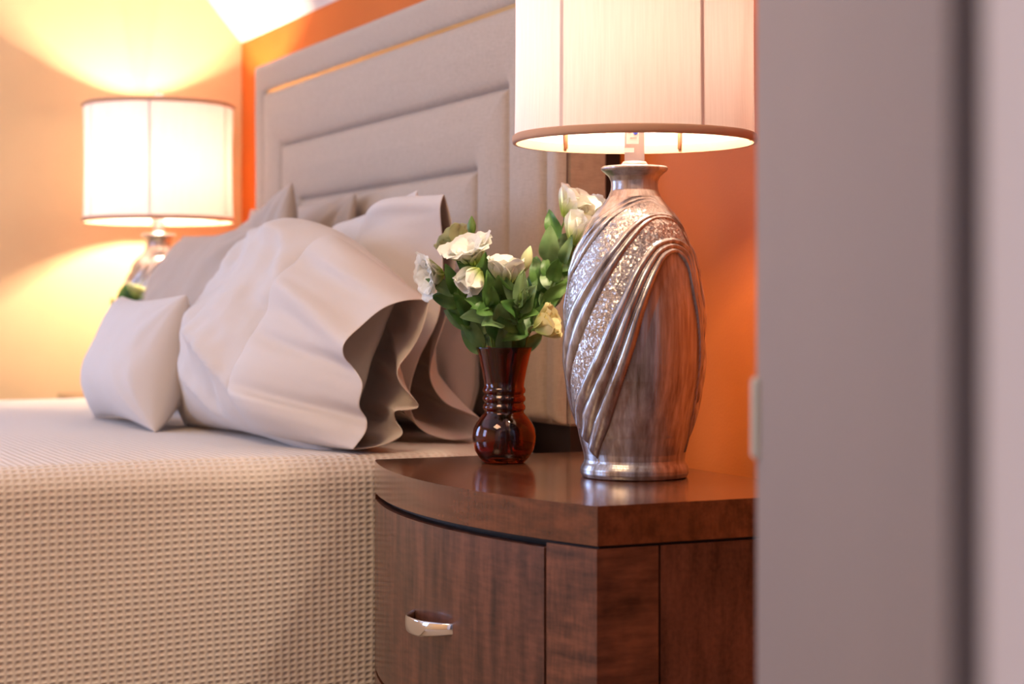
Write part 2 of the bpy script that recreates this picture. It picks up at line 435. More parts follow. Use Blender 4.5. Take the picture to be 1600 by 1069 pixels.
hb = empty('headboard', (0, 0, 0)); hb.parent = bed
def sub_mesh(name, V, faces, mat, parent, uvs=None):
    used = sorted({i for f in faces for i in f}); mp = {o: n for n, o in enumerate(used)}
    return mesh_obj(name, [V[i] for i in used], [tuple(mp[i] for i in f) for f in faces], mat, parent,
                    uvs=None if uvs is None else [uvs[i] for i in used])
for k, nm in ((0, 'border'), (1, 'padded_channel'), (2, 'padded_channel'), (3, 'center_pad')):
    sub_mesh(nm, V, fc[k], M_linen, hb)
bm = bmesh.new(); x0, y0, _ = bl(HX0+0.001, HY+0.004, 0); x1, y1, _ = bl(HX1-0.001, 0.0, 0)
boxes(bm, (x0, x1, y0, y1, HZ0, HZ1-0.004))
bmesh.ops.bevel(bm, geom=[e for e in bm.edges if abs(e.verts[0].co.z-e.verts[1].co.z) < 1e-6 or True], offset=0.004, segments=2, affect='EDGES')
from_bm('side_upholstery', bm, M_linen, hb)
box('gold_inlay', (HX0+0.05-XC, HX1-0.05-XC, -0.004, 0.006, 1.4545, 1.4655), M_gold, hb)
box('back_panel', (HX0+0.01-XC, HX1-0.004-XC, 0.08, 0.108, 0.0, HZ1-0.02), M_dark, hb)
box('base_panel', (HX0+0.02-XC, HX1-0.006-XC, 0.01, 0.08, 0.30, HZ0+0.004), M_dark, hb)
for sx in (HX0+0.05, HX1-0.05):
    box('leg', (sx-0.04-XC, sx+0.04-XC, 0.015, 0.078, 0, 0.30), M_dark, bed)
for sx in (-2.35, -0.65):
    box('leg', (sx-0.03-XC, sx+0.03-XC, -1.93, -1.87, 0, 0.12), M_dark, bed)
    box('side_rail', (sx-0.02-XC, sx+0.02-XC, -1.93, 0.01, 0.12, 0.26), M_dark, bed)
box('slat_deck', (-2.33-XC, -0.67-XC, -1.93, 0.0, 0.24, 0.258), M_dark, bed)
mt = box('mattress', (-2.46, -0.53, -2.02, -0.105, 0.262, 0.645), M_cotton, bevel=0.04)
tag(mt, 'thick mattress under the waffle weave bedspread', 'mattress')

# bedspread: one draped sheet, waffle in UV metres
ys = np.arange(-2.10, -0.095, 0.0125); 
prof = []   # (x, z) across the bed, starting at the near (right) hem
RC = 0.045; XN = -0.462; XF = -2.532
for z in np.arange(0.06, BZ-RC, 0.0125): prof.append((XN, z))
for t in np.linspace(0, PI/2, 9): prof.append((XN-RC+RC*math.cos(t), BZ-RC+RC*math.sin(t)))
for x in np.arange(XN-RC-0.015, XF+RC, -0.0125): prof.append((x, BZ))
for t in np.linspace(PI/2, PI, 9): prof.append((XF+RC+RC*math.cos(t), BZ-RC+RC*math.sin(t)))
for z in np.arange(BZ-RC-0.0125, 0.06, -0.0125): prof.append((XF, z))
S = [0]
for i in range(1, len(prof)): S.append(S[-1]+math.dist(prof[i], prof[i-1]))
V = []; UV = []
for y in ys:
    for i, (x, z) in enumerate(prof):
        n = noise.noise(Vector((y*2.5, z*3+x*2.5, 1.7)))
        drop = max(0, (BZ-z)/BZ)
        dx = 0.0; dz = 0.0
        away = min(1.0, max(0.0, (-0.62-y)/0.25))
        if z < BZ-0.002:
            sg = 1 if x > XC else -1
            dx = sg*(0.012*n*drop + away*(0.012*math.sin(y*9+1)*drop + 0.02*drop))
            dx = min(dx, 0.006) if (sg > 0 and y > -0.62) else dx
        else: dz = 0.003*n
        yy = y
        hd = max(0.0, (y+0.36)/0.26)
        if x > XC: dx -= 0.20*hd**2*max(0, (x+1.0)/0.54); dz -= 0.05*hd*max(0, (x+0.66)/0.2)
        if y < -2.05: dz -= (-(y+2.05))*0.3
        V.append((x+dx, yy, z+dz)); UV.append((y+n*0.006, S[i]-(0.09*(y+1.5)*drop if x > XC else 0)))
# foot end drop
nP = len(prof)
for z in np.arange(0.0125, 0.6, 0.0125):
    for i, (x, zz) in enumerate(prof):
        V.append((x, -2.10-0.02-0.01*math.sin(x*8)*z, min(zz, BZ-0.01-z))); UV.append((-2.1-z, S[i]))
rows = len(V)//nP
sp = mesh_obj('bedspread', V, [f[::-1] for f in grid_faces(nP, rows)], M_waffle, uvs=UV)
tag(sp, 'cream waffle weave bedspread draped over the king bed', 'bedspread')

# ------------------------------------------------------------------ pillows
def pillow(name, label, x, y, w, h, t, lean, yaw, mat, seed, group=None, cat='pillow', zb=None, wr=1.0, roll=0, nx=90, ny=64, squash=0.06, pw=0.42, droop=0.0, folds=0.0, pull=0.0, slim=None):
    """bottom-centre at (x, y) on the bed; lean back about x; local X = width, Z = height, Y = thickness"""
    root = empty(name, (x, y, BZ if zb is None else zb), label, cat, group)
    root.rotation_euler = (-lean, roll, yaw)
    def pt(a, b, s):
        X = w/2*a*(1-squash*(1-b*b)); Z = h/2*(1+b*(1-squash*(1-a*a)))
        if droop and a > 0.1: Z -= droop*((a-0.1)/0.9)**1.5*max(0, (b+1)/2)
        m = max(0.0, (1-a*a))**pw*max(0.0, (1-b*b))**pw
        bulge = 1.0+0.22*(-b)*(1-abs(b))*2
        Y = s*t/2*m*bulge
        p = Vector((X*5+seed, Z*5, s*3.0))
        wn = noise.noise(p)*0.020+noise.noise(p*2.6)*0.009+noise.noise(p*6.5)*0.0035
        # radiating creases from the corners
        for ca, cb in ((-1, -1), (1, -1), (-1, 1), (1, 1)):
            dx = (a-ca)*w/2; dz = (b-cb)*h/2; rr = math.hypot(dx, dz)+1e-4; th = math.atan2(dz, dx)
            wn += 0.0055*math.sin(th*11+seed+ca*2+cb)*math.exp(-((rr-0.09)/0.08)**2)
        wn *= wr
        if folds:
            q = noise.noise(Vector((X*3+seed, Z*3, 7.0)))
            e_ = max(0, 1-abs(a-0.15)/0.75)
            wn += folds*e_*(1-abs(math.sin((X*0.9+Z*1.25)*12+q*4.5)))**1.5*1.6
        Y += s*wn*min(1, m*1.6)
        if slim and a > slim: Y *= 1-0.5*((a-slim)/(1-slim))**0.7
        if pull and a > 0.35: Y += pull*((a-0.35)/0.65)**1.4
        return Vector((X, Y, Z))
    V = []
    for s in (-1, 1):
        for j in range(ny):
            b = -math.cos(PI*j/(ny-1))
            for i in range(nx):
                a_ = -math.cos(PI*i/(nx-1)); V.append(pt(a_, b, s))
    Fa = grid_faces(nx, ny)+[f[::-1] for f in grid_faces(nx, ny, nx*ny)]
    bm = bmesh.new(); vs = [bm.verts.new(v) for v in V]
    for f in Fa: bm.faces.new([vs[i] for i in f])
    bmesh.ops.remove_doubles(bm, verts=bm.verts[:], dist=0.0004)
    bmesh.ops.recalc_face_normals(bm, faces=bm.faces[:])
    o = from_bm('pillow_body', bm, mat, root, smooth=True)
    return root, pt
def flap(root, pt, a0, hem_front, hem_back, mat, seed, n=96, steps=26, bulge=0.10):
    """open end of a pillowcase: lofted from a loop round the pillow to the hem loop (world points)"""
    bpy.context.view_layer.update(); inv = root.matrix_world.inverted()
    hf = catmull([inv @ Vector(p) for p in hem_front], n//2)
    hbk = catmull([inv @ Vector(p) for p in hem_back], n//2)
    hem = hf+hbk[1:-1]; N = len(hem); nf = len(hf); V = []
    L0 = []; L1 = []
    for i in range(N):
        if i < nf: b = -1+2*i/(nf-1); s = -1
        else: b = 1-2*(i-nf+1)/(len(hbk)-1); s = 1
        b = max(-0.985, min(0.985, b))
        p = pt(a0, b, s); q = pt(a0-0.05, b, s)
        p = p+Vector((0, s*0.004, 0)); L0.append(p); L1.append((p-q).normalized())
    for k in range(steps):
        t = k/(steps-1); h00 = 2*t**3-3*t*t+1; h10 = t**3-2*t*t+t; h01 = -2*t**3+3*t*t; h11 = t**3-t*t
        for i in range(N):
            d = (hem[i]-L0[i]); L = d.length
            v = L0[i]*h00+L1[i]*(L*h10)+hem[i]*h01+d*(0.6*h11)
            w_ = math.sin(t*PI)
            nn = noise.noise(Vector((i*0.16+seed, t*1.4, seed)))*0.012*w_+noise.noise(Vector((i*0.5+seed, t*1.2, 3)))*0.004*w_
            s = -1 if i < nf else 1
            V.append(v+Vector((0, s*nn, 0)))
    o = mesh_obj('pillowcase_flap', V, grid_faces(N, steps, 0, True), mat, root)
    so = o.modifiers.new('t', 'SOLIDIFY'); so.thickness = 0.0018; so.offset = 0
    sd = o.modifiers.new('s', 'SUBSURF'); sd.levels = 1; sd.render_levels = 1
    # stitched hem line
    return o
rad = math.radians
G = 'pillows on the bed'
# back row against the headboard
pillow('pillow', 'beige pillow against headboard, furthest back of the left pillows', -1.92, -0.175, 0.78, 0.49, 0.12, rad(5), 0, M_cotton_b, 3.1, G)
r7, p7 = pillow('pillow', 'cream pillow with sewn edge seam, behind amber vase against the headboard', -1.13, -0.195, 0.68, 0.33, 0.15, rad(6), rad(0), M_cotton, 8.4, G)
pts = [p7(0.82, b_, -1)+Vector((0, -0.0012, 0)) for b_ in np.linspace(-0.9, 0.92, 30)]
v_, f_ = tube_mesh(pts, 0.0016, 8); mesh_obj('sewn_seam', v_, f_, M_cotton_b, r7)
# middle row
pillow('pillow', 'grey beige pillow with a peaked corner before the orange wall', -1.80, -0.33, 0.66, 0.42, 0.15, rad(9), rad(0), M_cotton_b, 5.5, G, roll=rad(-13), zb=BZ+0.03)
r5, p5 = pillow('pillow', 'white pillow with upright peaked corner behind the rumpled front pillow', -1.08, -0.355, 0.66, 0.40, 0.16, rad(10), rad(0), M_cotton, 12.2, G, roll=rad(-6), zb=BZ+0.02, slim=0.6, folds=0.012)
# front row
pillow('pillow', 'smooth beige pillow in front of the far lamp', -1.89, -0.465, 0.68, 0.435, 0.20, rad(18), rad(0), M_cotton_b, 1.3, G, pw=0.5)
r2, p2 = pillow('pillow', 'large white rumpled pillow with open pillowcase end by nightstand', -0.950, -0.575, 0.72, 0.425, 0.25, rad(22), rad(0), M_cotton, 17.7, G, wr=1.6, droop=0.10, pull=0.06, slim=0.5, folds=0.022)
r1, p1 = pillow('throw_pillow', 'small smooth white cushion, furthest left on the bed', -1.390, -0.68, 0.52, 0.265, 0.17, rad(13), rad(0), M_cotton, 23.0, None, 'cushion', wr=0.35, squash=0.10)

def c2(x, y): return (480+x/2.547, 300+y/2.547)
def hemw(pts, xw):
    out = []
    for i, (x, y) in enumerate(pts):
        u, v = c2(x, y); p = WP(u, v, x=xw+0.012*math.sin(i*2.1))
        p.z = max(p.z, BZ+0.006); out.append(p)
    return out
hem_f = hemw([(180, 1045), (232, 960), (238, 905), (208, 850), (222, 765), (185, 700), (148, 655), (150, 600), (215, 535), (300, 465), (395, 432), (487, 432)], -0.49)
hem_b = hemw([(487, 432), (462, 540), (415, 630), (360, 705), (375, 770), (445, 850), (400, 868), (350, 872), (352, 910), (380, 965), (290, 1010), (180, 1045)], -0.50)
flap(r2, p2, 0.50, hem_f, hem_b, M_cotton, 4.0)
def hp(pts, xw): 
    out = []
    for i, (u, v) in enumerate(pts):
        p = WP(u, v, x=xw+0.008*math.sin(i*1.7)); p.z = max(p.z, BZ+0.006); out.append(p)
    return out
hem_f = hp([(738, 689), (700, 690), (655, 668), (640, 620), (655, 560), (684, 500), (692, 440), (691, 370), (688, 325), (694, 303)], -0.655)
hem_b = hp([(694, 303), (706, 350), (711, 410), (705, 470), (682, 540), (672, 590), (694, 628), (730, 645), (751, 655), (750, 672), (738, 689)], -0.66)
flap(r5, p5, 0.60, hem_f, hem_b, M_cotton, 9.0)

# ------------------------------------------------------------------ nightstands
NX0, NX1, NYF, NYB, NZ = -0.435, 0.315, -0.505, -0.135, 0.66
def nightstand(cx, width, label, group):
    hw = width/2
    root = empty('nightstand', (cx, -0.33, 0), label, 'nightstand', group)
    def fy(x, off=0): return NYF-0.066*(width/0.75)*(1-(x/hw)**2)+0.33+off
    yb = NYB+0.33
    def foot(inset_f, x0, x1, n=40, back=None):
        pts = [(x0+(x1-x0)*i/n, fy(x0+(x1-x0)*i/n, inset_f)) for i in range(n+1)]
        return pts+[(x1, yb if back is None else back), (x0, yb if back is None else back)]
    bm = bmesh.new(); prism(bm, foot(0, -hw, hw), NZ-0.048, NZ)
    bmesh.ops.bevel(bm, geom=[e for e in bm.edges if abs(e.verts[0].co.z-NZ) < 1e-5 and abs(e.verts[1].co.z-NZ) < 1e-5], offset=0.0018, segments=2, affect='EDGES')
    from_bm('table_top', bm, M_wood_top, root)
    bm = bmesh.new(); prism(bm, foot(0.0, -hw+0.0, hw-0.0), NZ-0.052, NZ-0.048)
    for v in bm.verts: v.co.x *= (hw-0.006)/hw; v.co.y += 0.005 if v.co.y < 0 else 0
    from_bm('shadow_gap', bm, M_gap, root)
    # carcass, recessed where the drawers sit
    st = 0.085*width/0.75
    bm = bmesh.new(); prism(bm, foot(0.022, -hw+0.001, hw-st), 0.05, NZ-0.052)
    from_bm('carcass', bm, M_gap, root)
    for s in (-1, 1):
        bm = bmesh.new(); xa, xb = ((hw-st+0.0, hw-0.001) if s > 0 else (-hw+0.001, -hw+0.03))
        prism(bm, foot(0.0, xa, xb, 8, back=-0.09), 0.05, NZ-0.052)
        from_bm('corner_post', bm, M_wood_h, root)
        xa, xb = (hw-0.012, hw-0.001) if s > 0 else (-hw+0.001, -hw+0.012)
        box('side_panel', (xa, xb, -0.087, yb, 0.05, NZ-0.052), M_wood_v, root)
    zz = [(0.338, NZ-0.0585), (0.072, 0.332)]
    for k, (z0, z1) in enumerate(zz):
        bm = bmesh.new(); prism(bm, foot(0.0, -hw+0.0335, hw-st-0.0045, 40, back=-0.1), z0, z1)
        bmesh.ops.bevel(bm, geom=[e for e in bm.edges if (e.verts[0].co-e.verts[1].co).length > 0 and max(abs(e.verts[0].co.z-e.verts[1].co.z), 0) < 1e-6], offset=0.0012, segments=1, affect='EDGES')
        dr = from_bm('drawer', bm, M_wood_v, root)
        # bowed strap pull
        xc = 0.015; L = 0.066; zc = (z0+z1)/2
        prof = []; n = 28; V = []; Fa = []
        for i in range(n+1):
            t = -1+2*i/n; x = xc+L*t; o = -0.030*(1-abs(t)**2.6)+0.002
            hh = 0.0075+0.004*math.cos(t*PI/2); th = 0.0022
            y = fy(x)+o
            for dy, dz in ((-th, -hh*0.8), (-th*1.3, 0), (-th, hh*0.8), (-0.3*th, hh), (th, hh*0.8), (th, -hh*0.8), (-0.3*th, -hh)):
                V.append((x, y+dy, zc+dz+0.004*(1-t*t)*-1))
        Fa = grid_faces(7, n+1, 0, True)+[tuple(range(7))[::-1], tuple(n*7+q for q in range(7))]
        h_ = mesh_obj('drawer_pull', V, Fa, M_chrome, dr)
    for sx in (-1, 1):
        for sy in (-0.19, 0.15):
            box('foot', (sx*(hw-0.05)-0.025, sx*(hw-0.05)+0.025, sy-0.025+0.0, sy+0.025, 0, 0.05), M_dark, root)
    return root
nightstand(-0.06, 0.75, 'glossy dark mahogany bow-front nightstand under the near silver lamp', None)
nightstand(-2.725, 0.37, 'dark nightstand on the far side of the bed by the yellow wall', None)

# ------------------------------------------------------------------ lamps
LY0 = 745.0; PXM = 2.58/2850
prof_px = [(755, 78), (752, 82), (746, 84.5), (739, 84.5), (733, 82), (729, 79.5), (725, 78.5), (715, 80), (700, 84), (685, 87.5), (657, 93), (629, 98), (600, 103), (573, 106), (545, 107.5), (517, 107.5), (490, 106.5), (460, 103), (432, 98.5), (404, 91.5),
           (376, 82), (360, 75), (348, 68), (336, 58), (326, 49), (316, 41.5), (306, 37.5), (298, 36.5), (291, 37), (284, 40.5), (279, 46), (275, 51), (272, 52.5), (269, 51.5), (267.5, 48), (267, 20), (267, 3)]
prof_px = [(min(y, 753), r) for y, r in prof_px]
def prof_r(y):
    ys_ = [p[0] for p in prof_px][::-1]; rs_ = [p[1] for p in prof_px][::-1]
    return float(np.interp(y, ys_, rs_))
def curve(pts):
    out = []
    for u, y in pts:
        r = prof_r(y); out.append((math.degrees(math.asin(max(-0.999, min(0.999, (u-993)/r)))), y))
    return out
cAo = [(-74, 660)]+curve([(902, 636), (913, 606), (933, 562), (955, 511), (975, 469), (995, 427), (1017, 396), (1034, 385), (1054, 382), (1070, 390), (1080, 406)])+[(69, 440), (74, 480), (78, 520), (81, 600), (80, 670), (76, 712)]
cAi = [(-42, 728)]+curve([(936, 723), (952.6, 674), (972, 612), (992, 550), (1007, 494), (1023, 449), (1037, 418), (1050, 406), (1061, 409), (1074, 430)])+[(58, 472), (64, 528), (68, 584), (71, 645), (72, 712)]
cBo = [(-108, 615), (-88, 555)]+curve([(891, 506.7), (906.7, 470), (923.8, 443.5), (943, 416.7), (962.7, 392.4), (982, 369), (1001.6, 352), (1021, 344), (1038, 343), (1053, 350)])+[(66, 372), (76, 400)]
cBi = [(-108, 700), (-90, 650)]+curve([(895, 600), (904, 560), (919, 519), (936, 480), (955, 443.5), (977, 407), (996.7, 380), (1011, 363), (1026, 353), (1045, 353), (1060, 362)])+[(68, 386), (78, 412)]
cCo = [(-108, 490), (-91, 452)]+curve([(902, 402), (916.5, 375), (936, 353.5), (958, 336), (980, 323), (1001.6, 316.5), (1021, 318)])+[(52, 330), (76, 365)]
cCi = [(-108, 560), (-90, 506)]+curve([(892, 455.6), (907, 424), (924, 397), (943, 373), (960, 353.5), (982, 336.5), (1001.6, 327), (1018.6, 325)])+[(47, 337), (70, 372)]
def densify(c, n):
    p = catmull([Vector((a_, b_, 0)) for a_, b_ in c], n); return np.array([(v.x, v.y) for v in p])
def lamp_surface():
    nT = 460
    yy = np.concatenate([np.linspace(753, 725, 22), np.linspace(724, 312, 330), np.linspace(310, 267, 32)])
    nZ = len(yy); th = np.linspace(-180, 180, nT, endpoint=False)
    TH, YY = np.meshgrid(th, yy)
    ys_ = np.array([p[0] for p in prof_px][::-1]); rs_ = np.array([p[1] for p in prof_px][::-1])
    Rr = np.interp(YY, ys_, rs_)
    Tf = (TH+106) % 180 - 106
    def dist(c):
        best = np.full(TH.shape, 1e9)
        for k in range(len(c)-1):
            r1_ = (Rr+prof_r(c[k][1]))/2*PI/180
            ax = (c[k][0]-Tf)*r1_; ay = c[k][1]-YY; bx = (c[k+1][0]-Tf)*r1_; by = c[k+1][1]-YY
            dx = bx-ax; dy = by-ay; t = np.clip(-(ax*dx+ay*dy)/(dx*dx+dy*dy+1e-9), 0, 1)
            best = np.minimum(best, (ax+t*dx)**2+(ay+t*dy)**2)
        return np.sqrt(best)
    def inside(poly):
        x, y = Tf, YY; c = np.zeros(TH.shape, bool); n = len(poly)
        for i in range(n):
            x0, y0 = poly[i]; x1, y1 = poly[(i+1) % n]
            if abs(y1-y0) < 1e-9: continue
            c ^= ((y0 > y) != (y1 > y)) & (x < (x1-x0)*(y-y0)/(y1-y0)+x0)
        return c
    h = np.zeros(TH.shape)
    def band(o, i_, n, amp):
        o = densify(o, 46); i_ = densify(i_, 46)
        do = dist(o); di = dist(i_); ins = inside(list(o)+list(i_[::-1]))
        f = do/(do+di+1e-6); w_ = do+di
        c = np.abs(np.sin(np.clip(f, 0, 1)*PI*n))**0.75
        a_ = amp*np.clip(w_/n/9.0, 0.35, 1.5)
        return ins, np.where(ins, c*a_+0.2*amp, 0.0), do, di, o, i_
    iA, hA, doA, diA, oA, nA = band(cAo, cAi, 3, 4.2)
    iB, hB, doB, diB, oB, nB = band(cBo, cBi, 2, 3.8)
    iC, hC, doC, diC, oC, nC = band(cCo, cCi, 2, 3.2)
    taper = np.clip((YY-300)/50, 0.2, 1)*np.clip((730-YY)/14, 0, 1)
    h = np.where(iA, hA, np.where(iB, hB, hC))*taper
    kk = np.argmax(oA[:, 0] > 73); yAo = np.interp(Tf, oA[:kk, 0], oA[:kk, 1]); yCi = np.interp(Tf, nC[:, 0], nC[:, 1])
    mos = (YY > yCi) & (YY < yAo) & ~iA & ~iB & ~iC & (Tf < 73) & (YY < 705)
    leaf = inside(list(nA)+[(72, 735), (-42, 735)])
    h = h-np.where(leaf, 2.6*np.clip(diA/16, 0, 1)*np.clip((728-YY)/40, 0, 1), 0)
    rng = np.random.RandomState(4)
    h = h+mos*((rng.rand(*h.shape)-0.5)*0.5+0.6)
    rad_ = (Rr+h)*PXM; zf = (753-YY)*PXM
    X = rad_*np.sin(TH*PI/180); Y = -rad_*np.cos(TH*PI/180)
    V = [(float(x), float(y), float(z)) for x, y, z in zip(X.ravel(), Y.ravel(), zf.ravel())]
    f_body = []; f_mos = []
    for j in range(nZ-1):
        for i in range(nT):
            k = (i+1) % nT
            f = (j*nT+i, j*nT+k, (j+1)*nT+k, (j+1)*nT+i)
            (f_mos if (mos[j, i] and mos[j+1, k]) else f_body).append(f)
    f_body.append(tuple(range(nT))[::-1])
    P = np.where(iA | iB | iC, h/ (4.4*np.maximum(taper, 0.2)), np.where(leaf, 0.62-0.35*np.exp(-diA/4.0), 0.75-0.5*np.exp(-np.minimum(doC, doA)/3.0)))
    return V, f_body, f_mos, [float(v) for v in np.clip(P, 0, 1).ravel()]
LV, LB, LM, LP = lamp_surface()
def table_lamp(loc, label, facing, ss, power):
    root = empty('table_lamp', loc, label, 'lamp', None, rz=facing)
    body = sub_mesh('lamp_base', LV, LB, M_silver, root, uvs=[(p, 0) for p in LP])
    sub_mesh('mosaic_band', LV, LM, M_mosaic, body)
    zt = (753-267)*PXM
    # socket with collar
    v_, f_ = lathe([(0.0, zt-0.002), (0.0185, zt-0.002), (0.0185, zt+0.003), (0.016, zt+0.006), (0.0, zt+0.006)], 40); mesh_obj('collar', v_, f_, M_steel, root)
    bm = bmesh.new(); boxes(bm, (-0.014, 0.014, -0.011, 0.011, zt+0.004, zt+0.082))
    bmesh.ops.bevel(bm, geom=[e for e in bm.edges if abs(e.verts[0].co.z-e.verts[1].co.z) > 0.01], offset=0.005, segments=4, affect='EDGES')
    sk = from_bm('socket', bm, M_steel, root)
    st = box('sticker', (-0.0115, 0.006, -0.0118, -0.0108, zt+0.030, zt+0.052), M_sticker, sk)
    v_, f_ = tube_mesh([Vector((0.0015, -0.0117, zt+0.046)), Vector((0.0015, -0.0122, zt+0.046))], 0.0031, 20); mesh_obj('blue_dot', v_, f_, M_blue, st, smooth=False)
    box('printed_line', (-0.0085, -0.0045, -0.0121, -0.0117, zt+0.0455, zt+0.0465), M_pinkink, st)
    box('printed_line', (-0.006, 0.003, -0.0121, -0.0117, zt+0.038, zt+0.0395), M_pinkink, st)
    box('sticker', (-0.0145, -0.0005, -0.0118, -0.0108, zt+0.018, zt+0.0245), M_sticker, sk)
    zs0 = 0.472; H = 0.320; r0 = 0.1690*ss
    zb = zs0+0.13
    v_, f_ = lathe([(0.001, zb+0.031), (0.012, zb+0.029), (0.021, zb+0.020), (0.026, zb+0.006), (0.023, zb-0.009), (0.015, zb-0.022), (0.013, zb-0.04), (0.001, zb-0.041)], 24)
    mesh_obj('light_bulb', v_, f_, M_bulb, root)
    for s in (-1, 1):
        pts = catmull([(s*0.014, 0, zt+0.075), (s*0.05, 0, zb), (s*0.055, 0, zb+0.06), (s*0.03, 0, zs0+H-0.03), (0, 0, zs0+H-0.004)], 24)
        v_, f_ = tube_mesh(pts, 0.0018, 8); mesh_obj('harp', v_, f_, M_brass, root)
    # shade: slightly concave drum with eight panels
    n = 192; m = 24; V = []
    seam = [math.radians(s_) for s_ in (-35.5, 32.5, 94, 156, 218, 270)]
    for layer in (0, 1):
        for j in range(m+1):
            t = j/m
            for i in range(n):
                a = 2*PI*i/n
                ds = min(abs((a-s_+PI) % (2*PI)-PI) for s_ in seam)
                r = r0*(1-0.008*math.sin(PI*t))-0.0022*min(1, ds/0.5)*math.sin(PI*t)
                r += 0.0012*math.exp(-(ds*r0/0.004)**2)-layer*0.0015
                V.append((r*math.sin(a), -r*math.cos(a), zs0+H*t))
    F0 = [f for f in grid_faces(n, m+1, 0, True)]
    shd = mesh_obj('lamp_shade', V[:n*(m+1)], F0, M_shade, root)
    for z0, hh in ((zs0-0.001, 0.0125), (zs0+H-0.010, 0.011)):
        pr = [(r0-0.0015, z0), (r0+0.0030, z0), (r0+0.0042, z0+hh*0.3), (r0+0.0042, z0+hh*0.8), (r0+0.001, z0+hh), (r0-0.0015, z0+hh), (r0-0.0015, z0)]
        v_, f_ = lathe(pr, 128); mesh_obj('shade_trim', v_, f_, M_shade_trim, shd)
    for s_ in seam:
        pts = []
        for j in range(16):
            t = j/15; r = r0*(1-0.008*math.sin(PI*t))-0.0035
            pts.append(Vector((r*math.sin(s_), -r*math.cos(s_), zs0+0.004+(H-0.008)*t)))
        v_, f_ = tube_mesh(pts, 0.0030, 8); mesh_obj('shade_rib', v_, f_, M_rib, shd)
    for k in range(3):
        a = k*2*PI/3+0.3
        v_, f_ = tube_mesh([Vector((0, 0, zs0+H-0.006)), Vector((math.sin(a)*(r0-0.002), math.cos(a)*(r0-0.002), zs0+H-0.006))], 0.0018, 6)
        mesh_obj('spider_arm', v_, f_, M_brass, shd)
    v_, f_ = lathe([(0.001, zs0+H-0.006), (0.006, zs0+H-0.004), (0.006, zs0+H+0.002), (0.011, zs0+H+0.006), (0.016, zs0+H+0.014), (0.0165, zs0+H+0.022), (0.012, zs0+H+0.031), (0.005, zs0+H+0.035), (0.005, zs0+H+0.040), (0.001, zs0+H+0.044)], 24)
    mesh_obj('finial', v_, f_, M_clear, root)
    l = bpy.data.lights.new('bulb_light', 'POINT'); l.energy = power; l.color = (1.0, 0.80, 0.60); l.shadow_soft_size = 0.033
    lo = bpy.data.objects.new('bulb_light', l); sc.collection.objects.link(lo); lo.location = (loc[0], loc[1], loc[2]+zb+0.005)
    return root
def face(loc):
    d = CAM-Vector(loc); return math.atan2(d.y, d.x)+PI/2
Ln = (-0.004, -0.277, NZ); Lf = (-2.66, -0.285, NZ)
table_lamp(Ln, 'silver swirled mosaic table lamp on near nightstand beside the amber vase', face(Ln), 1.0, NEAR_BULB)
table_lamp(Lf, 'glowing far table lamp beyond the pillows by yellow wall', face(Lf)+0.5, 1.19, FAR_BULB)

# ------------------------------------------------------------------ vases
VS = 2.815/2850
vprof = [(726, 20), (726, 31), (723, 35), (717, 40), (708, 45.5), (697, 49), (685, 50), (673, 48), (663, 43), (655, 37), (650, 32.5), (647.5, 31), (645, 31.2), (643, 33), (640, 33.6), (637, 33), (634.5, 30.8), (632, 30.8), (629.5, 33.2), (626.5, 33.8), (623.5, 33.2), (621, 30.8),
         (619, 30.8), (616.5, 33), (613.5, 33.6), (610.5, 33), (608, 31.2), (600, 31.8), (585, 34.6), (561, 40), (548, 43.6), (546, 44.2)]
def vase(x, y, label):
    root = empty('vase', (x, y, NZ), label, 'vase')
    outer = [(r*VS, (726-yy)*VS+0.0005) for yy, r in vprof]
    inner = [((max(r-3.2, 1))*VS, max((726-yy)*VS, 0.009)) for yy, r in vprof]
    inner = [(0.0005, 0.009)]+inner[1:]
    pr = [(0.0005, 0.0005)]+outer+[((44.2-1.4)*VS, 180.6*VS)]+inner[::-1]
    v_, f_ = lathe(pr, 96)
    mesh_obj('glass_body', v_, f_, M_glass, root)
    return root
VX, VY = -0.295, -0.345
vase(VX, VY, 'ribbed dark amber glass vase on the near nightstand')
vase(-2.59, -0.42, 'dark vase on the far nightstand beyond the small white cushion')

# ------------------------------------------------------------------ flowers
def petal(base, axis, out, L, Wd, curl, ruff, seed, spread):
    """petal starting at base, along axis and leaning towards out"""
    side_ = axis.cross(out).normalized(); n1, n2 = 11, 9; V = []; UV = []
    for j in range(n1):
        t = j/(n1-1)
        ang = spread*(t**0.8)+curl*max(0, t-0.6)**1.3*3.0
        # integrate centreline
        V_c = Vector((0, 0, 0)); st = 12
        for q in range(st):
            tt = t*(q+0.5)/st; aa = spread*(1-0.75*math.exp(-tt*3.0))+curl*max(0, tt-0.6)*3.0
            V_c += (axis*math.cos(aa)+out*math.sin(aa))*(L*t/st)
        aa = spread*(1-0.75*math.exp(-t*3.0))+curl*max(0, t-0.6)*3.0
        nrm = (out*math.cos(aa)-axis*math.sin(aa))
        wd = Wd*(math.sin(min(1, t*1.15+0.12)*PI*0.62)**0.9)*(1 if t < 0.9 else (1-(t-0.9)*2.4))
        for i in range(n2):
            s = -1+2*i/(n2-1)
            cup = -(s*s)*wd*0.42*(1-0.4*t)
            rf = ruff*t*math.sin(s*7+seed*3+t*3)*0.006+noise.noise(Vector((s*1.3+seed, t*2, seed)))*0.003*t
            top = (-0.10*L*s*s*t*t)
            V.append(base+V_c+side_*(s*wd)+nrm*(cup+rf)+axis*top); UV.append((i/(n2-1), t))
    return V, grid_faces(n2, n1), UV
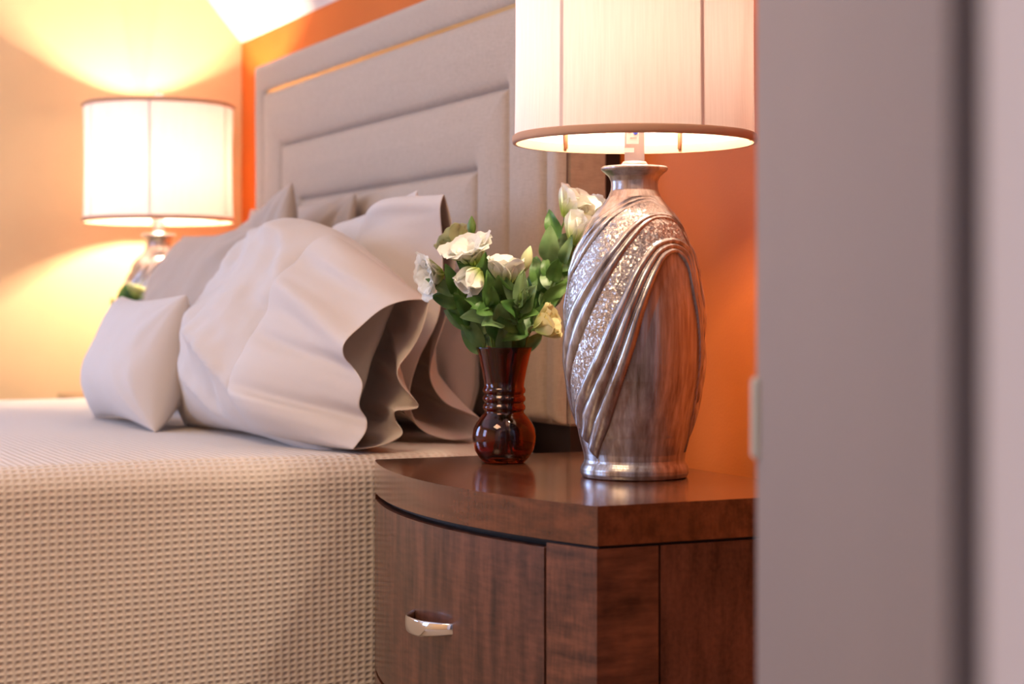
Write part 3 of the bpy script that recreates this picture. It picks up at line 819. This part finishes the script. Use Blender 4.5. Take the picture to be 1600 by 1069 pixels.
def bloom(root, base, axis, size, openn, mat, seed, layers=((5, 1.0), (5, 0.85), (4, 0.65)), name='bloom'):
    axis = axis.normalized(); o1 = axis.orthogonal().normalized(); o2 = axis.cross(o1)
    V = []; Fa = []; UV = []; rnd = random.Random(seed)
    for li, (n, sc_) in enumerate(layers):
        for k in range(n):
            a = 2*PI*(k+0.5*li)/n+rnd.uniform(-0.15, 0.15)
            out = o1*math.cos(a)+o2*math.sin(a)
            sp_ = openn*(1.0-0.30*li)*rnd.uniform(0.85, 1.15)
            v, f, u = petal(base+out*0.003, axis, out, size*sc_*rnd.uniform(0.92, 1.08), size*0.60*sc_, rnd.uniform(0.1, 0.6)*openn, 0.45, seed+k+li*7, sp_)
            b0 = len(V); V += v; UV += u; Fa += [tuple(q+b0 for q in ff) for ff in f]
    o = mesh_obj(name, V, Fa, mat, root, uvs=UV)
    # calyx
    v, f = tube_mesh([base-axis*0.005, base, base+axis*0.006], [0.0018, 0.0042, 0.0045], 10); mesh_obj('calyx', v, f, M_stem, o)
    return o
def bud(root, base, axis, L, r, mat):
    axis = axis.normalized()
    pts = [base+axis*(L*t) for t in np.linspace(0, 1, 14)]
    rr = [max(0.0006, r*math.sin(PI*min(1, (t*0.92+0.08)))**0.75*(1-0.15*t)) for t in np.linspace(0, 1, 14)]
    v, f = tube_mesh(pts, rr, 14)
    uvs = [(0, 0.3+0.6*(k//14)/14) for k in range(len(v))]
    o = mesh_obj('bud', v, f, mat, root, uvs=uvs)
    return o
def leaf(root, base, direc, L, Wd, bend, seed, mat, facing=None):
    d = direc.normalized(); up = Vector((0, 0, 1)) if facing is None else facing
    sd = d.cross(up)
    if sd.length < 0.1: sd = d.orthogonal()
    sd.normalize(); nr = sd.cross(d).normalized(); n1, n2 = 15, 7; V = []; tw = math.sin(seed*5)*0.5
    p = base.copy(); pts = []
    for j in range(n1):
        t = j/(n1-1); pts.append((p.copy(), d.copy()))
        d = (d+nr*(-bend/(n1-1))).normalized(); p += d*(L/(n1-1))
    for j, (p, d) in enumerate(pts):
        t = j/(n1-1); w = Wd*(math.sin(PI*min(1, t**0.75*0.97+0.03))**0.85)+0.0006
        s2 = sd.copy(); s2.rotate(Matrix.Rotation(tw*t, 3, d)); n_ = s2.cross(d).normalized()
        for i in range(n2):
            s = -1+2*i/(n2-1)
            V.append(p+s2*(s*w)+n_*(abs(s)*w*0.38+0.002*math.sin(t*9+seed)*abs(s)-(0.0005 if i == n2//2 else 0)))
    return mesh_obj('leaf', V, grid_faces(n2, n1), mat, root)
UPV = Vector((0, 0, 1)); TOC = -F
GF = 'white flower stems in the near amber vase'
def stem_thing(vx, vy, base_off, mid, head, axis, label, group, kind='bloom', size=0.034, openn=0.9, mat=None, seed=1, leaves=6, lo=0.35, hi=0.9, side=None):
    bot = Vector((vx+base_off[0], vy+base_off[1], NZ+0.013))
    root = empty('flower_stem', bot, label, 'flower', group)
    off = -bot; mouth = Vector((vx, vy, NZ+0.178))+Vector(mid)
    ax = axis.normalized()
    pts = catmull([bot+off, mouth+off, (mouth*0.45+head*0.55)+off+Vector((0, 0, 0.008)), head-ax*0.004+off], 40)
    v, f = tube_mesh(pts, [0.0022-0.0008*i/39 for i in range(40)], 8); mesh_obj('stem', v, f, M_stem, root)
    rnd = random.Random(seed*13+5)
    h = head+off
    if kind == 'bloom': bloom(root, h, ax, size, openn, mat or M_petal, seed)
    elif kind == 'half': bloom(root, h, ax, size, openn, mat or M_petal, seed, ((4, 1.0), (3, 0.9)))
    else: bud(root, h, ax, size, size*0.24, mat or M_petal_g)
    for k in range(leaves):
        t = lo+(hi-lo)*(k//2*2+0.6*(k % 2))/max(1, leaves-1); idx = int(min(38, max(1, t*39)))
        p = pts[idx]; d = (pts[idx+1]-pts[idx-1]).normalized()
        a = rnd.uniform(0, 2*PI) if side is None else side+rnd.uniform(-0.9, 0.9)+(PI if k % 2 else 0)
        o1 = d.orthogonal().normalized(); o2 = d.cross(o1); o = o1*math.cos(a)+o2*math.sin(a)
        lp = rnd.uniform(0.050, 0.074)*(1.1-0.35*t)
        leaf(root, p, d*0.9+o*rnd.uniform(0.35, 0.8), lp, lp*rnd.uniform(0.17, 0.27), rnd.uniform(0.1, 0.9), rnd.random()*6, M_leaf if rnd.random() < 0.62 else M_leaf2, facing=(TOC*0.8+UPV*0.4+o*0.3))
    return root
def B(u, v, D): return WP(u, v, D=D)
L_ = -R
stem_thing(VX, VY, (0.010, 0.010), (-0.014, -0.026, 0), B(692, 428, 2.79), L_*0.95+TOC*0.45-UPV*0.12, 'white bloom facing left at the left edge of the near vase bouquet', GF, size=0.046, openn=1.0, seed=1, leaves=4, lo=0.5, hi=0.8)
stem_thing(VX, VY, (0.012, -0.004), (0.004, -0.022, 0), B(740, 414, 2.76), UPV*1.0+TOC*0.45+L_*0.35, 'open white ruffled bloom left of the centre of the bouquet', GF, size=0.052, openn=0.95, seed=2, leaves=6, lo=0.42, hi=0.85)
stem_thing(VX, VY, (0.004, 0.012), (-0.018, -0.012, 0), B(726, 392, 2.87), UPV*0.75+L_*0.7-TOC*0.4, 'pale green bloom turned away behind the left white blooms', GF, kind='half', size=0.044, openn=0.8, mat=M_petal_g, seed=3, leaves=4, lo=0.4, hi=0.75)
stem_thing(VX, VY, (-0.012, 0.006), (0.012, -0.008, 0), B(749, 422, 2.745), -UPV*0.5+L_*0.45+TOC*0.3, 'drooping half closed white bloom below the open ruffled one', GF, kind='half', size=0.042, openn=0.3, seed=4, leaves=4, lo=0.4, hi=0.75)
stem_thing(VX, VY, (-0.004, -0.012), (0.010, 0.0, 0), B(792, 445, 2.745), UPV*1.0+TOC*0.15, 'round white cup bloom at the centre of the bouquet', GF, size=0.047, openn=0.60, seed=5, leaves=6, lo=0.42, hi=0.85)
stem_thing(VX, VY, (-0.010, -0.008), (0.012, 0.012, 0), B(817, 424, 2.74), UPV*1.0+R*0.30, 'slim closed green white bud right of the round centre bloom', GF, kind='bud', size=0.040, mat=M_petal_g, seed=6, leaves=4, lo=0.4, hi=0.8)
stem_thing(VX, VY, (0.0, 0.004), (-0.004, -0.014, 0), B(737, 368, 2.80), UPV, 'thin pointed green bud sticking up above the bouquet', GF, kind='bud', size=0.030, mat=M_stem, seed=7, leaves=4, lo=0.35, hi=0.6)
stem_thing(VX, VY, (-0.016, 0.0), (0.008, 0.026, 0), B(884, 342, 2.80), UPV*0.85+R*0.55+TOC*0.1, 'topmost white bloom, leaning right beside the silver lamp', GF, size=0.054, openn=0.62, seed=8, leaves=8, lo=0.42, hi=0.88, side=0.5)
stem_thing(VX, VY, (-0.014, -0.010), (0.022, 0.022, 0), B(897, 383, 2.78), UPV*0.95+R*0.5+TOC*0.1, 'white bloom just below the topmost one beside the lamp', GF, size=0.054, openn=0.42, seed=9, leaves=8, lo=0.42, hi=0.85, side=1.8)
stem_thing(VX, VY, (-0.012, -0.014), (-0.004, 0.030, 0), B(918, 358, 2.86), UPV*0.8+R*0.7, 'white bloom half hidden behind the neck of the near lamp', GF, size=0.054, openn=0.45, seed=10, leaves=7, lo=0.45, hi=0.9, side=2.5)
stem_thing(VX, VY, (-0.008, -0.012), (0.014, 0.028, 0), B(836, 514, 2.74), R*1.0+UPV*0.45+TOC*0.35, 'pale yellow bloom low on the right above the vase rim', GF, kind='half', size=0.042, openn=0.6, mat=M_petal_y, seed=11, leaves=2, lo=0.5, hi=0.8)
# leafy sprays around the rim
spr = [((-0.012, -0.030, 0), B(712, 470, 2.80), L_*0.6+UPV, 12, 'leafy green spray leaning left over the vase rim'),
       ((0.024, -0.012, 0), B(760, 470, 2.735), UPV+L_*0.2, 13, 'leafy green spray in front left of the bouquet'),
       ((0.024, 0.014, 0), B(812, 470, 2.735), UPV+R*0.2, 14, 'leafy green spray in front of the round white bloom'),
       ((0.004, 0.026, 0), B(862, 425, 2.80), UPV+R*0.4, 15, 'tall leafy green spray before the headboard, left of lamp')]
for k, (mid, hd, ax, sd, lb) in enumerate(spr):
    stem_thing(VX, VY, (0.006*math.cos(k*2), 0.006*math.sin(k*2), 0), mid, hd, ax, lb, GF, kind='bud', size=0.020, mat=M_stem, seed=sd, leaves=16, lo=0.32, hi=0.96)
# far vase flowers
fx, fy_ = -2.59, -0.42; GF2 = 'flower stems in the far vase'
stem_thing(fx, fy_, (0.0, 0.008), (0, 0.01, 0), Vector((-2.57, -0.375, 0.930)), UPV+R*0.3, 'blurred pale bloom left of the far lamp above the small cushion', GF2, size=0.036, openn=0.8, mat=M_petal_g, seed=21, leaves=6)
stem_thing(fx, fy_, (0.008, -0.004), (0, 0.02, 0), Vector((-2.545, -0.335, 0.905)), UPV+R*0.5, 'blurred cream bloom against the body of far lamp', GF2, size=0.036, openn=0.8, mat=M_petal_y, seed=22, leaves=4)
stem_thing(fx, fy_, (-0.008, -0.004), (0, 0.0, 0), Vector((-2.58, -0.40, 0.93)), UPV, 'blurred green spray left of the far lamp', GF2, kind='bud', size=0.030, mat=M_stem, seed=23, leaves=10, lo=0.5, hi=0.98)

# invented housing for the added warm fill light (set at the top)
cl = empty('fill_light_fixture', (0.7, -2.0, ZC), 'added round housing for the warm ceiling fill light, out of view', 'lamp')
v_, f_ = lathe([(0.001, 0), (0.2, 0), (0.2, -0.02), (0.001, -0.02)], 40); mesh_obj('housing', v_, f_, M_white, cl, smooth=False)
